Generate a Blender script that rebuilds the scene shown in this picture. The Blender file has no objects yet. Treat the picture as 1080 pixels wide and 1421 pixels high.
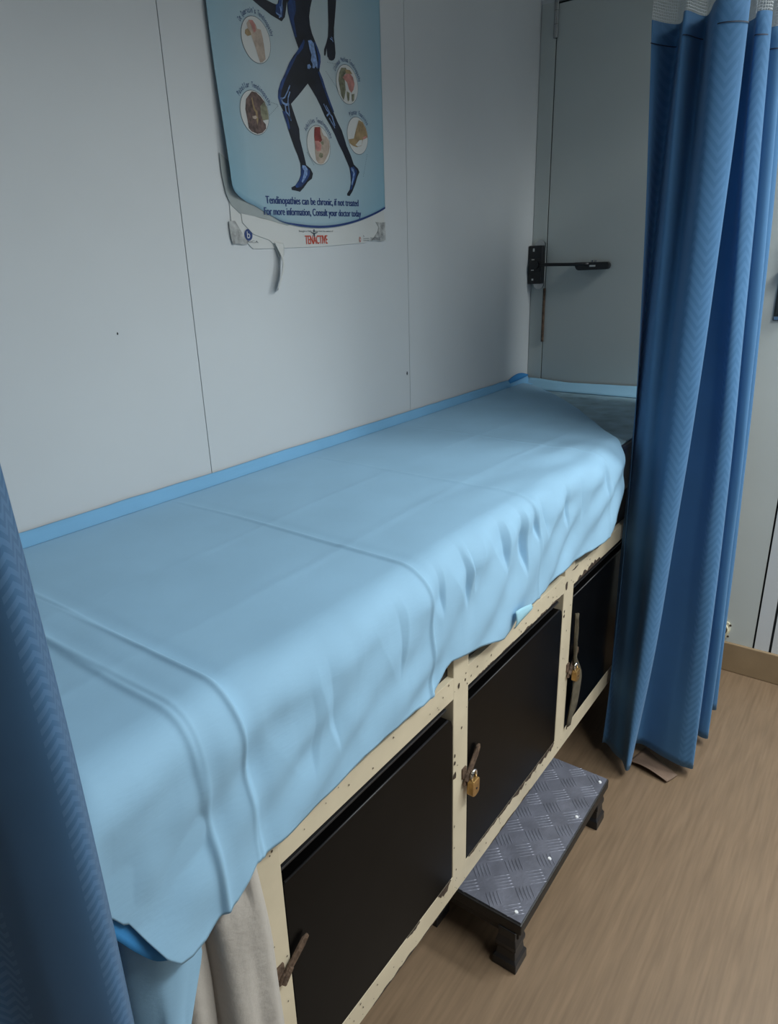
import bpy, bmesh, math, random
from mathutils import Vector, Matrix, noise
random.seed(7)
PI = math.pi
SC = bpy.context.scene
COL = SC.collection

# ------------------------------------------------------------------ camera
CAM_Z = 1.365
F_PX = 956.29
RIGHT = Vector((0.5866884, -0.8093463, -0.0274844))
DOWN = Vector((-0.2875989, -0.1765111, -0.9413452))
FWD = Vector((0.7570229, 0.5601807, -0.3363241))
cd = bpy.data.cameras.new('camera')
cd.sensor_fit = 'VERTICAL'
cd.sensor_height = 24.0
cd.lens = 24.0 * F_PX / 1421.0
cd.clip_start = 0.02
cam = bpy.data.objects.new('camera', cd)
COL.objects.link(cam)
M = Matrix.Identity(4)
for i in range(3):
    M[i][0] = RIGHT[i]; M[i][1] = -DOWN[i]; M[i][2] = -FWD[i]
M[0][3] = 0; M[1][3] = 0; M[2][3] = CAM_Z
cam.matrix_world = M
SC.camera = cam

WALL_Y = 1.10      # poster wall
FAR_X = 2.368      # door wall


def wp(u, v):
    """where a point measured on the photograph lies on the poster wall: (x, z)"""
    d = RIGHT * ((u - 540) / F_PX) + DOWN * ((v - 710.5) / F_PX) + FWD
    t = WALL_Y / d.y
    return (d.x * t, CAM_Z + d.z * t)


# ------------------------------------------------------------------ materials
def s2l(c):
    return tuple((x / 12.92 if x <= 0.04045 else ((x + 0.055) / 1.055) ** 2.4) for x in c)


def mat(name, col, rough=0.6, metal=0.0, var=0.06, vscale=6.0, bump=0.0, bscale=60.0, spec=0.5,
        stretch=(1, 1, 1), sheen=0.0):
    """principled material with a noise driven variation of the colour and an optional bump"""
    m = bpy.data.materials.new(name)
    m.use_nodes = True
    nt = m.node_tree
    b = nt.nodes['Principled BSDF']
    b.inputs['Roughness'].default_value = rough
    b.inputs['Metallic'].default_value = metal
    b.inputs['Specular IOR Level'].default_value = spec
    if sheen:
        b.inputs['Sheen Weight'].default_value = sheen
        b.inputs['Sheen Roughness'].default_value = 0.5
    tc = nt.nodes.new('ShaderNodeTexCoord')
    mp = nt.nodes.new('ShaderNodeMapping')
    mp.inputs['Scale'].default_value = stretch
    nt.links.new(tc.outputs['Object'], mp.inputs['Vector'])
    n = nt.nodes.new('ShaderNodeTexNoise')
    n.inputs['Scale'].default_value = vscale
    n.inputs['Detail'].default_value = 5
    nt.links.new(mp.outputs['Vector'], n.inputs['Vector'])
    r = nt.nodes.new('ShaderNodeValToRGB')
    r.color_ramp.elements[0].position = 0.3
    r.color_ramp.elements[1].position = 0.7
    r.color_ramp.elements[0].color = (*[max(0, c * (1 - var)) for c in col], 1)
    r.color_ramp.elements[1].color = (*[min(1, c * (1 + var)) for c in col], 1)
    nt.links.new(n.outputs['Fac'], r.inputs['Fac'])
    nt.links.new(r.outputs['Color'], b.inputs['Base Color'])
    if bump:
        n2 = nt.nodes.new('ShaderNodeTexNoise')
        n2.inputs['Scale'].default_value = bscale
        n2.inputs['Detail'].default_value = 4
        nt.links.new(mp.outputs['Vector'], n2.inputs['Vector'])
        bp = nt.nodes.new('ShaderNodeBump')
        bp.inputs['Strength'].default_value = bump
        bp.inputs['Distance'].default_value = 0.01
        nt.links.new(n2.outputs['Fac'], bp.inputs['Height'])
        nt.links.new(bp.outputs['Normal'], b.inputs['Normal'])
    return m


def nodes_of(m):
    return m.node_tree, m.node_tree.nodes['Principled BSDF']


M_WALL = mat('painted_panel', (0.615, 0.63, 0.64), 0.55, var=0.03, vscale=3, bump=0.03, bscale=8)
M_DOOR = mat('grey_door_paint', (0.545, 0.57, 0.545), 0.5, var=0.03, vscale=3)
M_GAP = mat('dark_gap', (0.035, 0.04, 0.042), 0.9)
M_CEIL = mat('ceiling_paint', (0.36, 0.38, 0.38), 0.8)
M_CREAM = mat('cream_enamel', (0.62, 0.53, 0.385), 0.42, var=0.10, vscale=9, bump=0.05, bscale=25)
M_CHIP = mat('bare_chipped_steel', (0.05, 0.032, 0.022), 0.7, var=0.5, vscale=60)
M_RUST = mat('rusty_steel', (0.13, 0.082, 0.055), 0.75, metal=0.3, var=0.6, vscale=70, bump=0.4, bscale=150)
M_BLACK = mat('black_gloss_laminate', (0.0022, 0.0020, 0.0020), 0.28, var=0.3, vscale=14, spec=0.08)
M_DARK = mat('dark_brown_board', (0.012, 0.010, 0.009), 0.6, var=0.3)
M_BLKPLAST = mat('black_moulded_plastic', (0.012, 0.012, 0.014), 0.40, var=0.2)
M_BLKWOOD = mat('black_painted_wood', (0.013, 0.011, 0.010), 0.5, var=0.4, vscale=30, bump=0.1)
M_ALU = mat('aluminium_tread', (0.18, 0.184, 0.228), 0.42, metal=0.35, var=0.18, vscale=22, bump=0.12, bscale=120)
M_STEEL = mat('steel', (0.45, 0.46, 0.47), 0.25, metal=1.0, var=0.1)
M_CHROME = mat('chrome', (0.7, 0.7, 0.7), 0.12, metal=1.0, var=0.05)
M_BRASS = mat('worn_brass', (0.50, 0.30, 0.11), 0.35, metal=0.8, var=0.35, vscale=60)
M_CLOTH = mat('cream_cloth', (0.46, 0.415, 0.37), 0.9, var=0.06, vscale=12, bump=0.15, bscale=90, sheen=0.2)
M_RAG = mat('olive_rag', (0.085, 0.07, 0.045), 0.9, var=0.35, vscale=40, bump=0.3)
M_VINYL = mat('slate_vinyl', (0.27, 0.42, 0.51), 0.55, var=0.25, vscale=18, bump=0.1)
M_NAVY = mat('navy_vinyl', (0.010, 0.016, 0.04), 0.5, var=0.2)
M_BASE = mat('brown_skirting', (0.30, 0.205, 0.115), 0.55, var=0.12, vscale=9)
M_PAPER = mat('white_paper', (0.62, 0.62, 0.60), 0.7, var=0.04)
M_GREYPAPER = mat('grey_paper', (0.36, 0.39, 0.385), 0.8, var=0.10, vscale=25)
M_TAPE = mat('grey_old_tape', (0.40, 0.40, 0.39), 0.5, var=0.45, vscale=75, bump=0.3)
M_INK = mat('navy_ink', (0.018, 0.045, 0.17), 0.6, var=0.05)
M_FIG = mat('figure_black', (0.0045, 0.006, 0.016), 0.5, var=0.5, vscale=35)
M_FIGBLUE = mat('figure_blue_edge', (0.012, 0.045, 0.17), 0.5, var=0.5, vscale=60)
M_BONE = mat('bone_blue', (0.20, 0.31, 0.55), 0.5, var=0.45, vscale=160)
M_RED = mat('red_ink', (0.52, 0.06, 0.03), 0.6, var=0.05)
M_SMALLINK = mat('grey_ink', (0.07, 0.09, 0.11), 0.6)
M_SCRAP = mat('brown_scrap', (0.175, 0.112, 0.078), 0.7, var=0.2, vscale=20)
M_FLANGE = mat('cream_plastic', (0.72, 0.66, 0.48), 0.45)
M_SCREW = mat('bright_screw', (0.85, 0.85, 0.87), 0.3, metal=0.0, var=0.03)


def floor_material():
    m = mat('beige_wood_grain_vinyl', (0.215, 0.142, 0.087), 0.45, var=0.10, vscale=5, stretch=(1.2, 9, 1))
    nt, b = nodes_of(m)
    ramp = [n for n in nt.nodes if n.type == 'VALTORGB'][0]
    tc = [n for n in nt.nodes if n.type == 'TEX_COORD'][0]
    mp = nt.nodes.new('ShaderNodeMapping'); mp.inputs['Scale'].default_value = (2.2, 42, 1)
    nt.links.new(tc.outputs['Object'], mp.inputs['Vector'])
    n = nt.nodes.new('ShaderNodeTexNoise'); n.inputs['Scale'].default_value = 3.0; n.inputs['Detail'].default_value = 6
    nt.links.new(mp.outputs['Vector'], n.inputs['Vector'])
    r2 = nt.nodes.new('ShaderNodeValToRGB')
    r2.color_ramp.elements[0].position = 0.32; r2.color_ramp.elements[0].color = (0.88, 0.865, 0.85, 1)
    r2.color_ramp.elements[1].position = 0.62; r2.color_ramp.elements[1].color = (1.05, 1.05, 1.05, 1)
    nt.links.new(n.outputs['Fac'], r2.inputs['Fac'])
    mx = nt.nodes.new('ShaderNodeMix'); mx.data_type = 'RGBA'; mx.blend_type = 'MULTIPLY'
    mx.inputs['Factor'].default_value = 1.0
    nt.links.new(ramp.outputs['Color'], mx.inputs['A']); nt.links.new(r2.outputs['Color'], mx.inputs['B'])
    nt.links.new(mx.outputs['Result'], b.inputs['Base Color'])
    return m


def drape_material(name, col, trans):
    """thin woven / non-woven cloth: diffuse with some translucency and a fine directional fibre"""
    m = mat(name, col, 0.72, var=0.04, vscale=7, stretch=(1, 1, 1), spec=0.25)
    nt, b = nodes_of(m)
    tc = [n for n in nt.nodes if n.type == 'TEX_COORD'][0]
    mp = nt.nodes.new('ShaderNodeMapping'); mp.inputs['Scale'].default_value = (60, 260, 260)
    mp.inputs['Rotation'].default_value = (0, 0, 0.35)
    nt.links.new(tc.outputs['Object'], mp.inputs['Vector'])
    n = nt.nodes.new('ShaderNodeTexNoise'); n.inputs['Scale'].default_value = 1.0; n.inputs['Detail'].default_value = 3
    nt.links.new(mp.outputs['Vector'], n.inputs['Vector'])
    bp = nt.nodes.new('ShaderNodeBump'); bp.inputs['Strength'].default_value = 0.12; bp.inputs['Distance'].default_value = 0.002
    nt.links.new(n.outputs['Fac'], bp.inputs['Height']); nt.links.new(bp.outputs['Normal'], b.inputs['Normal'])
    tr = nt.nodes.new('ShaderNodeBsdfTranslucent')
    tr.inputs['Color'].default_value = (*[min(1, c * 1.1) for c in col], 1)
    ms = nt.nodes.new('ShaderNodeMixShader'); ms.inputs['Fac'].default_value = trans
    out = [x for x in nt.nodes if x.type == 'OUTPUT_MATERIAL'][0]
    nt.links.new(b.outputs['BSDF'], ms.inputs[1]); nt.links.new(tr.outputs['BSDF'], ms.inputs[2])
    nt.links.new(ms.outputs['Shader'], out.inputs['Surface'])
    return m


def curtain_material(name, col, period=0.16, band=0.24, amt=0.30, w=.0185, pitch=.0115, rise=.013):
    """blue curtain cloth with woven herringbone stripes, on its own UV in metres"""
    m = mat(name, col, 0.75, var=0.05, vscale=9, spec=0.3, sheen=0.15)
    nt, b = nodes_of(m)
    ramp = [n for n in nt.nodes if n.type == 'VALTORGB'][0]
    uv = nt.nodes.new('ShaderNodeUVMap'); uv.uv_map = 'cloth'
    sp = nt.nodes.new('ShaderNodeSeparateXYZ'); nt.links.new(uv.outputs['UV'], sp.inputs['Vector'])

    def mth(op, a, b_=None):
        n = nt.nodes.new('ShaderNodeMath'); n.operation = op
        for i, x in enumerate((a, b_)):
            if x is None: continue
            if isinstance(x, (int, float)): n.inputs[i].default_value = x
            else: nt.links.new(x, n.inputs[i])
        return n.outputs[0]
    u = sp.outputs['X']; v = sp.outputs['Y']
    fu = mth('FRACT', mth('DIVIDE', u, period))
    inband = mth('LESS_THAN', fu, band)
    tri = mth('ABSOLUTE', mth('SUBTRACT', mth('MULTIPLY', mth('FRACT', mth('DIVIDE', u, w)), 2.0), 1.0))
    ph = mth('FRACT', mth('DIVIDE', mth('ADD', v, mth('MULTIPLY', tri, rise)), pitch))
    ln = mth('GREATER_THAN', ph, 0.5)
    fac = mth('MULTIPLY', mth('MULTIPLY', ln, inband), amt)
    mx = nt.nodes.new('ShaderNodeMix'); mx.data_type = 'RGBA'
    nt.links.new(fac, mx.inputs['Factor'])
    nt.links.new(ramp.outputs['Color'], mx.inputs['A'])
    mx.inputs['B'].default_value = (*[min(1, c * 1.5 + 0.055) for c in col], 1)
    nt.links.new(mx.outputs['Result'], b.inputs['Base Color'])
    tr = nt.nodes.new('ShaderNodeBsdfTranslucent')
    nt.links.new(mx.outputs['Result'], tr.inputs['Color'])
    ms = nt.nodes.new('ShaderNodeMixShader'); ms.inputs['Fac'].default_value = 0.19
    out = [x for x in nt.nodes if x.type == 'OUTPUT_MATERIAL'][0]
    nt.links.new(b.outputs['BSDF'], ms.inputs[1]); nt.links.new(tr.outputs['BSDF'], ms.inputs[2])
    nt.links.new(ms.outputs['Shader'], out.inputs['Surface'])
    return m


def net_material():
    """white curtain netting: a fine procedural grid of threads with real holes"""
    m = bpy.data.materials.new('curtain_netting'); m.use_nodes = True
    nt, b = nodes_of(m)
    b.inputs['Base Color'].default_value = (0.55, 0.58, 0.6, 1); b.inputs['Roughness'].default_value = 0.8
    uv = nt.nodes.new('ShaderNodeUVMap'); uv.uv_map = 'cloth'
    v = nt.nodes.new('ShaderNodeTexVoronoi'); v.feature = 'DISTANCE_TO_EDGE'; v.inputs['Scale'].default_value = 190
    v.inputs['Randomness'].default_value = 0.2
    nt.links.new(uv.outputs['UV'], v.inputs['Vector'])
    g = nt.nodes.new('ShaderNodeMath'); g.operation = 'LESS_THAN'; g.inputs[1].default_value = 0.1
    nt.links.new(v.outputs['Distance'], g.inputs[0])
    nt.links.new(g.outputs[0], b.inputs['Alpha'])
    return m


def poster_material():
    """printed sheet: pale grey-blue round the runner, bluer towards the borders"""
    m = mat('poster_print', (0.3, 0.4, 0.45), 0.45, var=0.0)
    nt, b = nodes_of(m)
    tc = [n for n in nt.nodes if n.type == 'TEX_COORD'][0]
    mp = nt.nodes.new('ShaderNodeMapping')
    mp.inputs['Location'].default_value = (-1.245 * 3.2, 0, -1.74 * 2.2)
    mp.inputs['Scale'].default_value = (3.2, 0, 2.2)
    nt.links.new(tc.outputs['Object'], mp.inputs['Vector'])
    ln = nt.nodes.new('ShaderNodeVectorMath'); ln.operation = 'LENGTH'
    nt.links.new(mp.outputs['Vector'], ln.inputs[0])
    r = nt.nodes.new('ShaderNodeValToRGB')
    r.color_ramp.elements[0].position = 0.05; r.color_ramp.elements[0].color = (0.50, 0.555, 0.56, 1)
    r.color_ramp.elements[1].position = 0.95; r.color_ramp.elements[1].color = (0.225, 0.40, 0.495, 1)
    e = r.color_ramp.elements.new(0.45); e.color = (0.40, 0.50, 0.545, 1)
    nt.links.new(ln.outputs['Value'], r.inputs['Fac'])
    nt.links.new(r.outputs['Color'], b.inputs['Base Color'])
    return m


M_FLOOR = floor_material()
M_SHEET = drape_material('pale_blue_sheet', (0.33, 0.55, 0.74), 0.10)
M_UNDER = drape_material('bright_blue_sheet', (0.23, 0.50, 0.76), 0.15)
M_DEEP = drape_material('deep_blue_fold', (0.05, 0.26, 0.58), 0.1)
M_CURT_SHADED = curtain_material('blue_curtain_cloth_dense_shaded', (0.055, 0.14, 0.27), period=0.115, band=0.45, amt=0.3, w=.0172, pitch=.0095, rise=.008)  # same blue cloth with the near curtain's shade put into its colour; denser stripes
M_NET = net_material()
M_POSTER = poster_material()


# ------------------------------------------------------------------ mesh helpers
class MB:
    """collects vertices and faces for one mesh object"""
    def __init__(self):
        self.v = []; self.f = []; self.m = []

    def add(self, vs, fs, mi=0):
        o = len(self.v)
        self.v += [tuple(p) for p in vs]
        self.f += [tuple(i + o for i in f) for f in fs]
        self.m += [mi] * len(fs)
        return self

    def box(self, x0, x1, y0, y1, z0, z1, mi=0):
        vs = [(x, y, z) for x in (x0, x1) for y in (y0, y1) for z in (z0, z1)]
        return self.add(vs, [(0, 1, 3, 2), (4, 6, 7, 5), (0, 4, 5, 1), (2, 3, 7, 6), (0, 2, 6, 4), (1, 5, 7, 3)], mi)

    def cyl(self, a, b, r, n=16, r2=None, mi=0):
        a = Vector(a); b = Vector(b); d = (b - a).normalized()
        p = d.orthogonal().normalized(); q = d.cross(p)
        r2 = r if r2 is None else r2
        vs = []
        for c, rr in ((a, r), (b, r2)):
            for k in range(n):
                t = 2 * PI * k / n
                vs.append(c + p * (rr * math.cos(t)) + q * (rr * math.sin(t)))
        fs = [(k, (k + 1) % n, n + (k + 1) % n, n + k) for k in range(n)]
        fs += [tuple(range(n))[::-1], tuple(range(n, 2 * n))]
        return self.add(vs, fs, mi)

    def tube(self, pts, r, n=10, mi=0):
        pts = [Vector(p) for p in pts]
        vs = []; fs = []
        for i, c in enumerate(pts):
            d = (pts[min(i + 1, len(pts) - 1)] - pts[max(i - 1, 0)]).normalized()
            up = Vector((0, 0, 1)) if abs(d.z) < 0.9 else Vector((1, 0, 0))
            p = d.cross(up).normalized(); q = d.cross(p)
            for k in range(n):
                t = 2 * PI * k / n
                vs.append(c + p * (r * math.cos(t)) + q * (r * math.sin(t)))
        for i in range(len(pts) - 1):
            for k in range(n):
                fs.append((i * n + k, i * n + (k + 1) % n, (i + 1) * n + (k + 1) % n, (i + 1) * n + k))
        fs += [tuple(range(n))[::-1], tuple(range((len(pts) - 1) * n, len(pts) * n))]
        return self.add(vs, fs, mi)

    def prism(self, poly, axis, a, b, mi=0):
        """a closed 2D outline pushed along one axis from a to b"""
        def P(p, t):
            return {'x': (t, p[0], p[1]), 'y': (p[0], t, p[1]), 'z': (p[0], p[1], t)}[axis]
        n = len(poly)
        vs = [P(p, a) for p in poly] + [P(p, b) for p in poly]
        fs = [(k, (k + 1) % n, n + (k + 1) % n, n + k) for k in range(n)]
        fs += [tuple(range(n))[::-1], tuple(range(n, 2 * n))]
        return self.add(vs, fs, mi)

    def grid(self, rows, mi=0):
        n = len(rows[0]); vs = [p for r in rows for p in r]; fs = []
        for i in range(len(rows) - 1):
            for j in range(n - 1):
                fs.append((i * n + j, i * n + j + 1, (i + 1) * n + j + 1, (i + 1) * n + j))
        return self.add(vs, fs, mi)

    def build(self, name, mats, parent=None, bevel=0.0, seg=2, smooth=False, solid=0.0, sub=0, flip=True):
        me = bpy.data.meshes.new(name)
        me.from_pydata(self.v, [], self.f)
        for m in (mats if isinstance(mats, (list, tuple)) else [mats]):
            me.materials.append(m)
        me.polygons.foreach_set('material_index', self.m)
        if flip:
            bm = bmesh.new(); bm.from_mesh(me)
            bmesh.ops.recalc_face_normals(bm, faces=bm.faces); bm.to_mesh(me); bm.free()
        if smooth:
            me.polygons.foreach_set('use_smooth', [True] * len(me.polygons))
        me.update()
        o = bpy.data.objects.new(name, me); COL.objects.link(o)
        if parent is not None:
            o.parent = parent
            o.matrix_parent_inverse = world(parent).inverted()
        if solid:
            s = o.modifiers.new('solid', 'SOLIDIFY'); s.thickness = solid; s.offset = 0
        if bevel:
            b = o.modifiers.new('bevel', 'BEVEL'); b.width = bevel; b.segments = seg; b.limit_method = 'ANGLE'
            b.harden_normals = False
        if sub:
            s = o.modifiers.new('sub', 'SUBSURF'); s.levels = sub; s.render_levels = sub
        return o


def world(o):
    m = o.matrix_basis.copy()
    if o.parent is not None:
        m = world(o.parent) @ o.matrix_parent_inverse @ m
    return m


def thing(name, label, cat, loc, group=None):
    o = bpy.data.objects.new(name, None); COL.objects.link(o)
    o.location = loc; o.empty_display_size = 0.05
    o['label'] = label; o['category'] = cat
    if group: o['group'] = group
    return o


def tag(o, label, cat, group=None):
    o['label'] = label; o['category'] = cat
    if group: o['group'] = group
    return o


def struct(o, label=None):
    o['kind'] = 'structure'
    if label: o['label'] = label
    return o


def sstep(a, b, x):
    t = max(0.0, min(1.0, (x - a) / (b - a)))
    return t * t * (3 - 2 * t)


def interp(tab, x):
    if x <= tab[0][0]: return tab[0][1]
    for (a, b), (c, d) in zip(tab, tab[1:]):
        if x <= c:
            return b + (d - b) * (x - a) / (c - a)
    return tab[-1][1]


def crom(pts, n):
    """n points along a Catmull-Rom spline through the given tuples"""
    P = [pts[0]] + list(pts) + [pts[-1]]
    out = []; k = len(pts) - 1
    for i in range(n):
        t = i / (n - 1) * k; j = min(int(t), k - 1); f = t - j
        p0, p1, p2, p3 = P[j], P[j + 1], P[j + 2], P[j + 3]
        out.append(tuple(0.5 * (2 * b + (c - a) * f + (2 * a - 5 * b + 4 * c - d) * f * f + (3 * b - a - 3 * c + d) * f ** 3)
                         for a, b, c, d in zip(p0, p1, p2, p3)))
    return out


def nz(x, y, z=0.0):
    return noise.noise(Vector((x, y, z)))


# ------------------------------------------------------------------ the room
XB, YR, ZC = -1.5, -1.7, 2.42
struct(MB().box(XB - .1, FAR_X + .15, YR - .1, WALL_Y + .15, -.08, 0).build('floor', M_FLOOR), 'beige wood grain vinyl floor')
struct(MB().box(XB - .1, FAR_X + .15, YR - .1, WALL_Y + .15, ZC, ZC + .08).build('ceiling', M_CEIL))
# poster wall: three flush panels with thin open joints, backed by a dark board
w = MB()
edges = [XB, 0.88, 1.6035, FAR_X + .10]
for a, b in zip(edges, edges[1:]):
    w.box(a + .0009, b - .0009, WALL_Y, WALL_Y + .02, 0, ZC)
w.box(XB, FAR_X + .1, WALL_Y + .021, WALL_Y + .05, 0, ZC, 1)
# two small knocks in the paint
for (u, v, r) in ((163, 463, .0016), (565, 518, .0035)):
    x, z = wp(u, v)
    w.add([(x + r * math.cos(k), WALL_Y - .0004, z + 1.6 * r * math.sin(k)) for k in (0, 1.1, 2.0, 3.2, 4.1, 5.2)], [(0, 1, 2, 3, 4, 5)], 1)
struct(w.build('wall_left', [M_WALL, M_GAP]), 'pale panelled wall behind the couch')
struct(MB().box(XB - .1, XB, YR, WALL_Y, 0, ZC).build('wall_back', M_WALL))
struct(MB().box(XB, FAR_X + .1, YR - .1, YR, 0, ZC).build('wall_right', M_WALL))
# door wall
w = MB()
w.box(FAR_X + .012, FAR_X + .10, YR, WALL_Y + .02, 0, ZC, 1)
w.box(FAR_X, FAR_X + .011, YR, .1745, 0, ZC)
w.box(FAR_X, FAR_X + .011, .1805, WALL_Y, 2.12, ZC)
struct(w.build('wall_far', [M_WALL, M_GAP]))
struct(MB().box(FAR_X - .002, FAR_X + .011, .1825, .2255, 0.08, 2.12).build('trim_1', M_WALL), 'narrow door frame strip beyond the curtain')
struct(MB().box(FAR_X - .0004, FAR_X + .0055, 1.0478, WALL_Y - .0012, 0.0, 2.12).build('trim_2', M_DOOR, bevel=.001), 'narrow grey door frame strip in the corner')
door = struct(MB().box(FAR_X, FAR_X + .0055, .2315, 1.0446, 0.10, 2.112).build('door_1', M_DOOR, bevel=.0012), 'pale grey door behind the head of the couch')
# hinges
for nm, z0, z1, m, r in (('hinge', 2.02, 2.13, M_STEEL, .0075), ('hinge', 1.094, 1.276, M_RUST, .0045)):
    h = MB()
    n = 3; L = (z1 - z0) / n
    for k in range(n):
        h.cyl((FAR_X - r * .8, 1.0465, z0 + k * L + .0006), (FAR_X - r * .8, 1.0465, z0 + (k + 1) * L - .0006), r, 14)
    h.box(FAR_X - .003, FAR_X + .001, 1.0465 - .004, 1.0465 + .004, z0, z1)
    h.build(nm, m, door, smooth=False)
# lever plate on the latch side
hp = MB()
hp.box(FAR_X - .006, FAR_X, .265, .322, 1.182, 1.41, 1)
hp.box(FAR_X - .010, FAR_X - .0062, .290, .320, 1.184, 1.194, 0)
hp.box(FAR_X - .0085, FAR_X - .006, .270, .317, 1.200, 1.40, 1)
hp.cyl((FAR_X, .30, 1.33), (FAR_X - .045, .30, 1.33), .009, 14, mi=0)
hp.box(FAR_X - .055, FAR_X - .04, .20, .308, 1.32, 1.34, 0)
hp.build('door_handle', [M_STEEL, mat('dark_lock_plate', (.045, .05, .045), .4, metal=.4)], door, bevel=.001)
# skirting in brown vinyl
struct(MB().box(FAR_X - .012, FAR_X, YR, WALL_Y - .002, 0, .108).build('baseboard_far', M_BASE, bevel=.003), 'brown vinyl skirting along the door wall')
struct(MB().box(XB, FAR_X - .012, WALL_Y - .012, WALL_Y, 0, .108).build('baseboard_left', M_BASE, bevel=.003))

# door stop socket low on the door
ds = thing('door_stop', 'cream round door stop socket with dark hole, low beside the long blue curtain', 'door stop', (FAR_X, .333, .153))
pl = MB()
out = []
for k in range(40):
    t = 2 * PI * k / 40
    r = .027 + .009 * max(0.0, math.cos(2 * (t - .35 - PI / 4) * 1.0)) ** 6 + .009 * max(0.0, math.cos(2 * (t + .15 + PI / 4))) ** 6
    out.append((.333 + r * math.cos(t), .153 + r * math.sin(t)))
pl.prism(out, 'x', FAR_X - .008, FAR_X - .0005)
pl.build('plate', M_FLANGE, ds, bevel=.0015)
MB().cyl((FAR_X - .0145, .333, .153), (FAR_X - .008, .333, .153), .019, 28).build('socket_hole', M_CHIP, ds)
rg = MB()
rg.cyl((FAR_X - .012, .333, .153), (FAR_X - .006, .333, .153), .0215, 28, r2=.0255)
rg.build('collar', M_FLANGE, ds)
sc_ = MB()
for dy, dz in ((-.0265, .0205), (-.0235, -.0225)):
    MB().cyl((FAR_X - .0098, .333 + dy, .153 + dz), (FAR_X - .007, .333 + dy, .153 + dz), .0036, 12).build('screw', M_CHIP, ds)

# door closer
dc = thing('door_closer', 'black spring door closer with long arm across the grey door', 'door closer', (FAR_X - .004, 1.075, 1.36))
b = MB(); b.box(FAR_X - .032, FAR_X - .004, 1.049, 1.097, 1.292, 1.416)
b.box(FAR_X - .035, FAR_X - .032, 1.054, 1.092, 1.33, 1.375)
b.build('body', M_BLKPLAST, dc, bevel=.003)
for z in (1.416, 1.292):
    MB().cyl((FAR_X - .012, 1.066, z), (FAR_X - .0042, 1.066, z), .0185, 24).build('end_plate', M_STEEL, dc)
for y, z, a, c in ((1.079, 1.402, .006, .010), (1.079, 1.371, .010, .003), (1.080, 1.337, .010, .003), (1.080, 1.306, .006, .006)):
    lb = MB(); lb.box(FAR_X - .0328 - (.003 if 1.33 < z < 1.375 else 0), FAR_X - .032 - (.003 if 1.33 < z < 1.375 else 0), y - a / 2, y + a / 2, z - c / 2, z + c / 2)
    lb.build('printed_mark', M_PAPER, dc)

MB().cyl((FAR_X - .042, 1.068, 1.3535), (FAR_X - .03, 1.068, 1.3535), .012, 20).build('pivot', M_BLKPLAST, dc)
MB().tube([(FAR_X - .036, 1.072, 1.354), (FAR_X - .033, 1.0, 1.3535), (FAR_X - .026, .91, 1.352), (FAR_X - .022, .885, 1.352)], .0055, 12).build('arm', M_BLKPLAST, dc, smooth=True)
pd = MB()
pts = [(.935, 1.3585), (.824, 1.358), (.8185, 1.354), (.817, 1.346), (.8185, 1.339), (.824, 1.335), (.921, 1.333), (.928, 1.336), (.933, 1.345)]
pd.prism(pts, 'x', FAR_X - .024, FAR_X - .004)
pd = pd.build('arm_shoe', M_BLKPLAST, dc, bevel=.002)
for y in (.878, .866):
    MB().cyl((FAR_X - .014, y, 1.355), (FAR_X - .014, y, 1.364), .0035, 10).build('bolt', M_STEEL, dc)
MB().box(FAR_X - .0248, FAR_X - .024, .862, .882, 1.344, 1.349).build('printed_mark', M_PAPER, dc)

# ------------------------------------------------------------------ examination couch
FY = .506
couch = thing('examination_couch', 'long cream framed couch cabinet with black doors under the blue sheet', 'cabinet', (1.36, .80, 0))
POSTS = [(.391, .439), (.851, .901), (1.323, 1.379), (1.800, 1.850), (2.283, 2.333)]


def jag(mb, x0, x1, z, h, up, n, mi=1):
    """a ragged strip of bare steel where paint has flaked from an edge"""
    top = []; 
    for k in range(n + 1):
        x = x0 + (x1 - x0) * k / n
        e = math.sin(PI * k / n) ** .5
        top.append((x, z + up * h * e * (0.25 + 0.75 * random.random())))
    poly = [(x0, z)] + top[1:-1] + [(x1, z)]
    vs = [(p[0], FY - .0006, p[1]) for p in poly] + [(p[0], FY + .001, p[1]) for p in poly]
    m = len(poly)
    fs = [tuple(range(m))] + [(k, (k + 1) % m, m + (k + 1) % m, m + k) for k in range(m)]
    mb.add(vs, fs, mi)


def spot(mb, x, z, r, mi=1, tall=1.4):
    k = 7
    vs = [(x + r * (0.6 + .6 * random.random()) * math.cos(2 * PI * i / k), FY - .0006, z + tall * r * (0.6 + .6 * random.random()) * math.sin(2 * PI * i / k)) for i in range(k)]
    mb.add(vs, [tuple(range(k))], mi)


for i, (a, c) in enumerate(POSTS):
    p = MB(); p.box(a, c, FY, FY + .034, .235, .80)
    nspots = 9
    for _ in range(nspots):
        spot(p, random.uniform(a + .004, c - .004), random.uniform(.29, .70), random.uniform(.0008, .0022))
    if i == 1:
        for z, r in ((.556, .0032), (.541, .0036), (.513, .0065), (.40, .002), (.35, .0018)):
            spot(p, a + .0045, z, r)
        spot(p, .868, .693, .0035, tall=1.7)
    if i == 2:
        for z, r in ((.628, .0032), (.616, .004)):
            spot(p, a + .008, z, r)
        spot(p, a + .012, .689, .0065, tall=1.6)
    p.build('post', [M_CREAM, M_CHIP], couch, bevel=.0015)
r = MB(); r.box(.392, 2.332, FY + .0004, FY + .0336, .675, .716)
for x0, x1, h in ((1.18, 1.235, .005), (1.12, 1.165, .005), (1.24, 1.318, .004), (1.02, 1.08, .003), (1.40, 1.47, .012), (1.46, 1.55, .016), (.93, .96, .003), (.96, 1.0, .003)):
    jag(r, x0, x1, .675, h, 1, 9)
for x0, x1, h in ((1.13, 1.16, .003), (1.36, 1.40, .004), (1.50, 1.56, .005)):
    jag(r, x0, x1, .716, h, -1, 6)
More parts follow.
